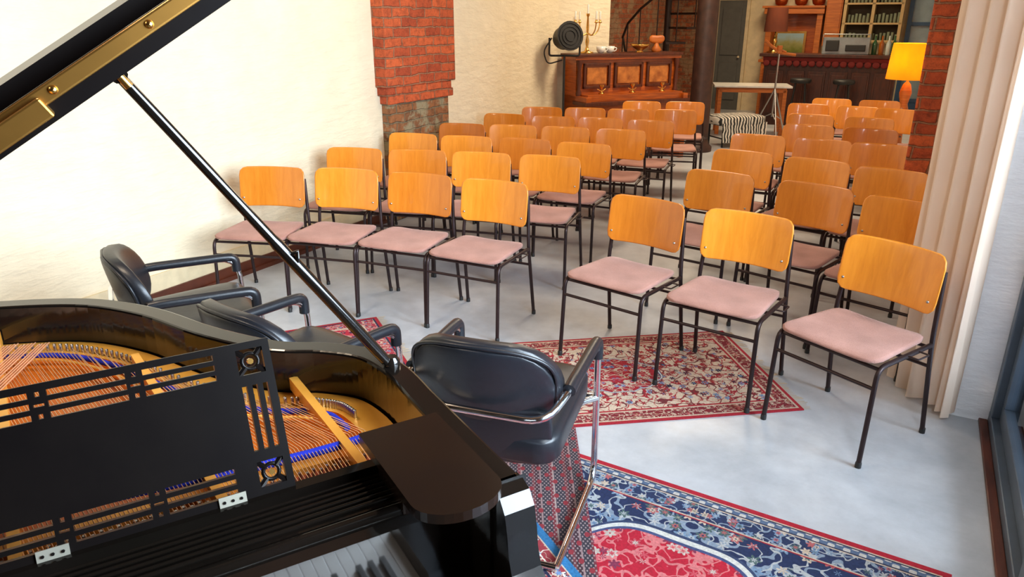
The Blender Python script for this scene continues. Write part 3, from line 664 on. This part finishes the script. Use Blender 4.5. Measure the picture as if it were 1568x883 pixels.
b.bb(1.12,1.20,.42,.52,-.008,0,0)
b.obj('lid',[BLACKM,OLDBR,BRASS],(-1.45,0,1.006),parent=GP,rot=(0,-PH,0),bev=.003)
b=MB(); top=Vector((-.46,.46,1.0+.99*math.tan(PH)-.005)); bot=Vector((-.028,.5,.995)); d=top-bot
b.tube([bot,bot+d*.08,bot+d*.5,bot+d*.52,top],[.011,.012,.012,.010,.009],0,12); b.lathe([(.018,0),(.018,.012),(.012,.02)],(-.028,.5,1.0),0,14)
b.tube([bot+d*.42,bot+d*.43+Vector((.0,-.02,.03)),bot+d*.46],.005,0,6); b.tube([top-d*.03+Vector((0,-.015,0)),top+Vector((.0,-.015,.0))],.007,1,8); b.lathe([(.014,-.015),(.014,.015)],tuple(top),0,10,rot=Matrix.Rotation(pi/2,4,'X'))
b.obj('lid_prop',[BLACK,BRASS],parent=GP)
b=MB()
for x,y in((-.14,.0),(-1.3,.0),(-1.05,1.2)):
    b.lathe([(.03,.021),(.03,.05),(.025,.06),(.04,.1),(.05,.3),(.07,.5),(.06,.52),(.08,.56),(.08,.6)],(x,y,0),0,16); 
for dx in(-.08,.08): b.tube([(-.72+dx,.1,.6),(-.72+dx*.8,.05,.14)],.014,0)
b.box((-.72,.04,.12),(.24,.1,.05),0)
for dx in(-.06,0,.06): b.tube([(-.72+dx,.0,.1),(-.72+dx,-.1,.07)],.01,1,8)
b.obj('legs_and_lyre',[BLACK,BRASS],parent=GP)
# ------------------------------------------------------------------ lights
def area(name,loc,target,sx,sy,e,c):
    l=bpy.data.lights.new(name,'AREA'); l.shape='RECTANGLE'; l.size=sx; l.size_y=sy; l.energy=e; l.color=c
    o=bpy.data.objects.new(name,l); S.collection.objects.link(o); o.location=loc; o.rotation_euler=(Vector(target)-Vector(loc)).to_track_quat('-Z','Y').to_euler(); return o
area('daylight_window',RS(1.25,1.85,1.9),RS(-2.5,4.4,.4),2.6,1.9,560,(.82,.91,1.0))
area('ceiling_fill',RS(-2.6,1.2,3.3),RS(-2.6,1.2,0),.6,.6,40,(1,.80,.58))  # unseen warm fill added so the piano's plate and strings glow gold
area('ceiling_fill',RS(-2.2,-1.4,3.3),RS(-2.0,2.5,.5),.8,.8,40,(1,.84,.66))  # unseen fill added behind the camera to light the piano keys
area('ceiling_fill',RS(-2,5.0,3.3),RS(-2,5.0,0),.8,.8,42,(1,.82,.62))  # this and the next two: unseen warm fill added over rows and bar
area('ceiling_fill',RS(-2,8.5,3.3),RS(-2,8.5,0),1.0,1.0,110,(1,.80,.56))
area('ceiling_fill',RS(-2,12.8,3.3),RS(-2,12.8,0),1.0,1.0,90,(1,.76,.48))
def pt(name,loc,e,c,r=.05):
    l=bpy.data.lights.new(name,'POINT'); l.energy=e; l.color=c; l.shadow_soft_size=r
    o=bpy.data.objects.new(name,l); S.collection.objects.link(o); o.location=loc
pt('floor_lamp_bulb',(5.46,10.55,1.2),14,(1,.75,.4)); pt('table_lamp_bulb',RS(-2.33,13.7,1.7),6,(1,.6,.3))
w=bpy.data.worlds.new('sky_world'); S.world=w; w.use_nodes=True
bg=w.node_tree.nodes['Background']; bg.inputs[0].default_value=(.70,.83,1,1); bg.inputs[1].default_value=2.0
# ------------------------------------------------------------------ camera
c=bpy.data.cameras.new('camera'); o=bpy.data.objects.new('camera',c); S.collection.objects.link(o)
o.location=(0,0,1.7); o.rotation_euler=(math.radians(70),0,0); c.sensor_width=36; c.lens=36*1130/1568; c.clip_start=.02
S.camera=o
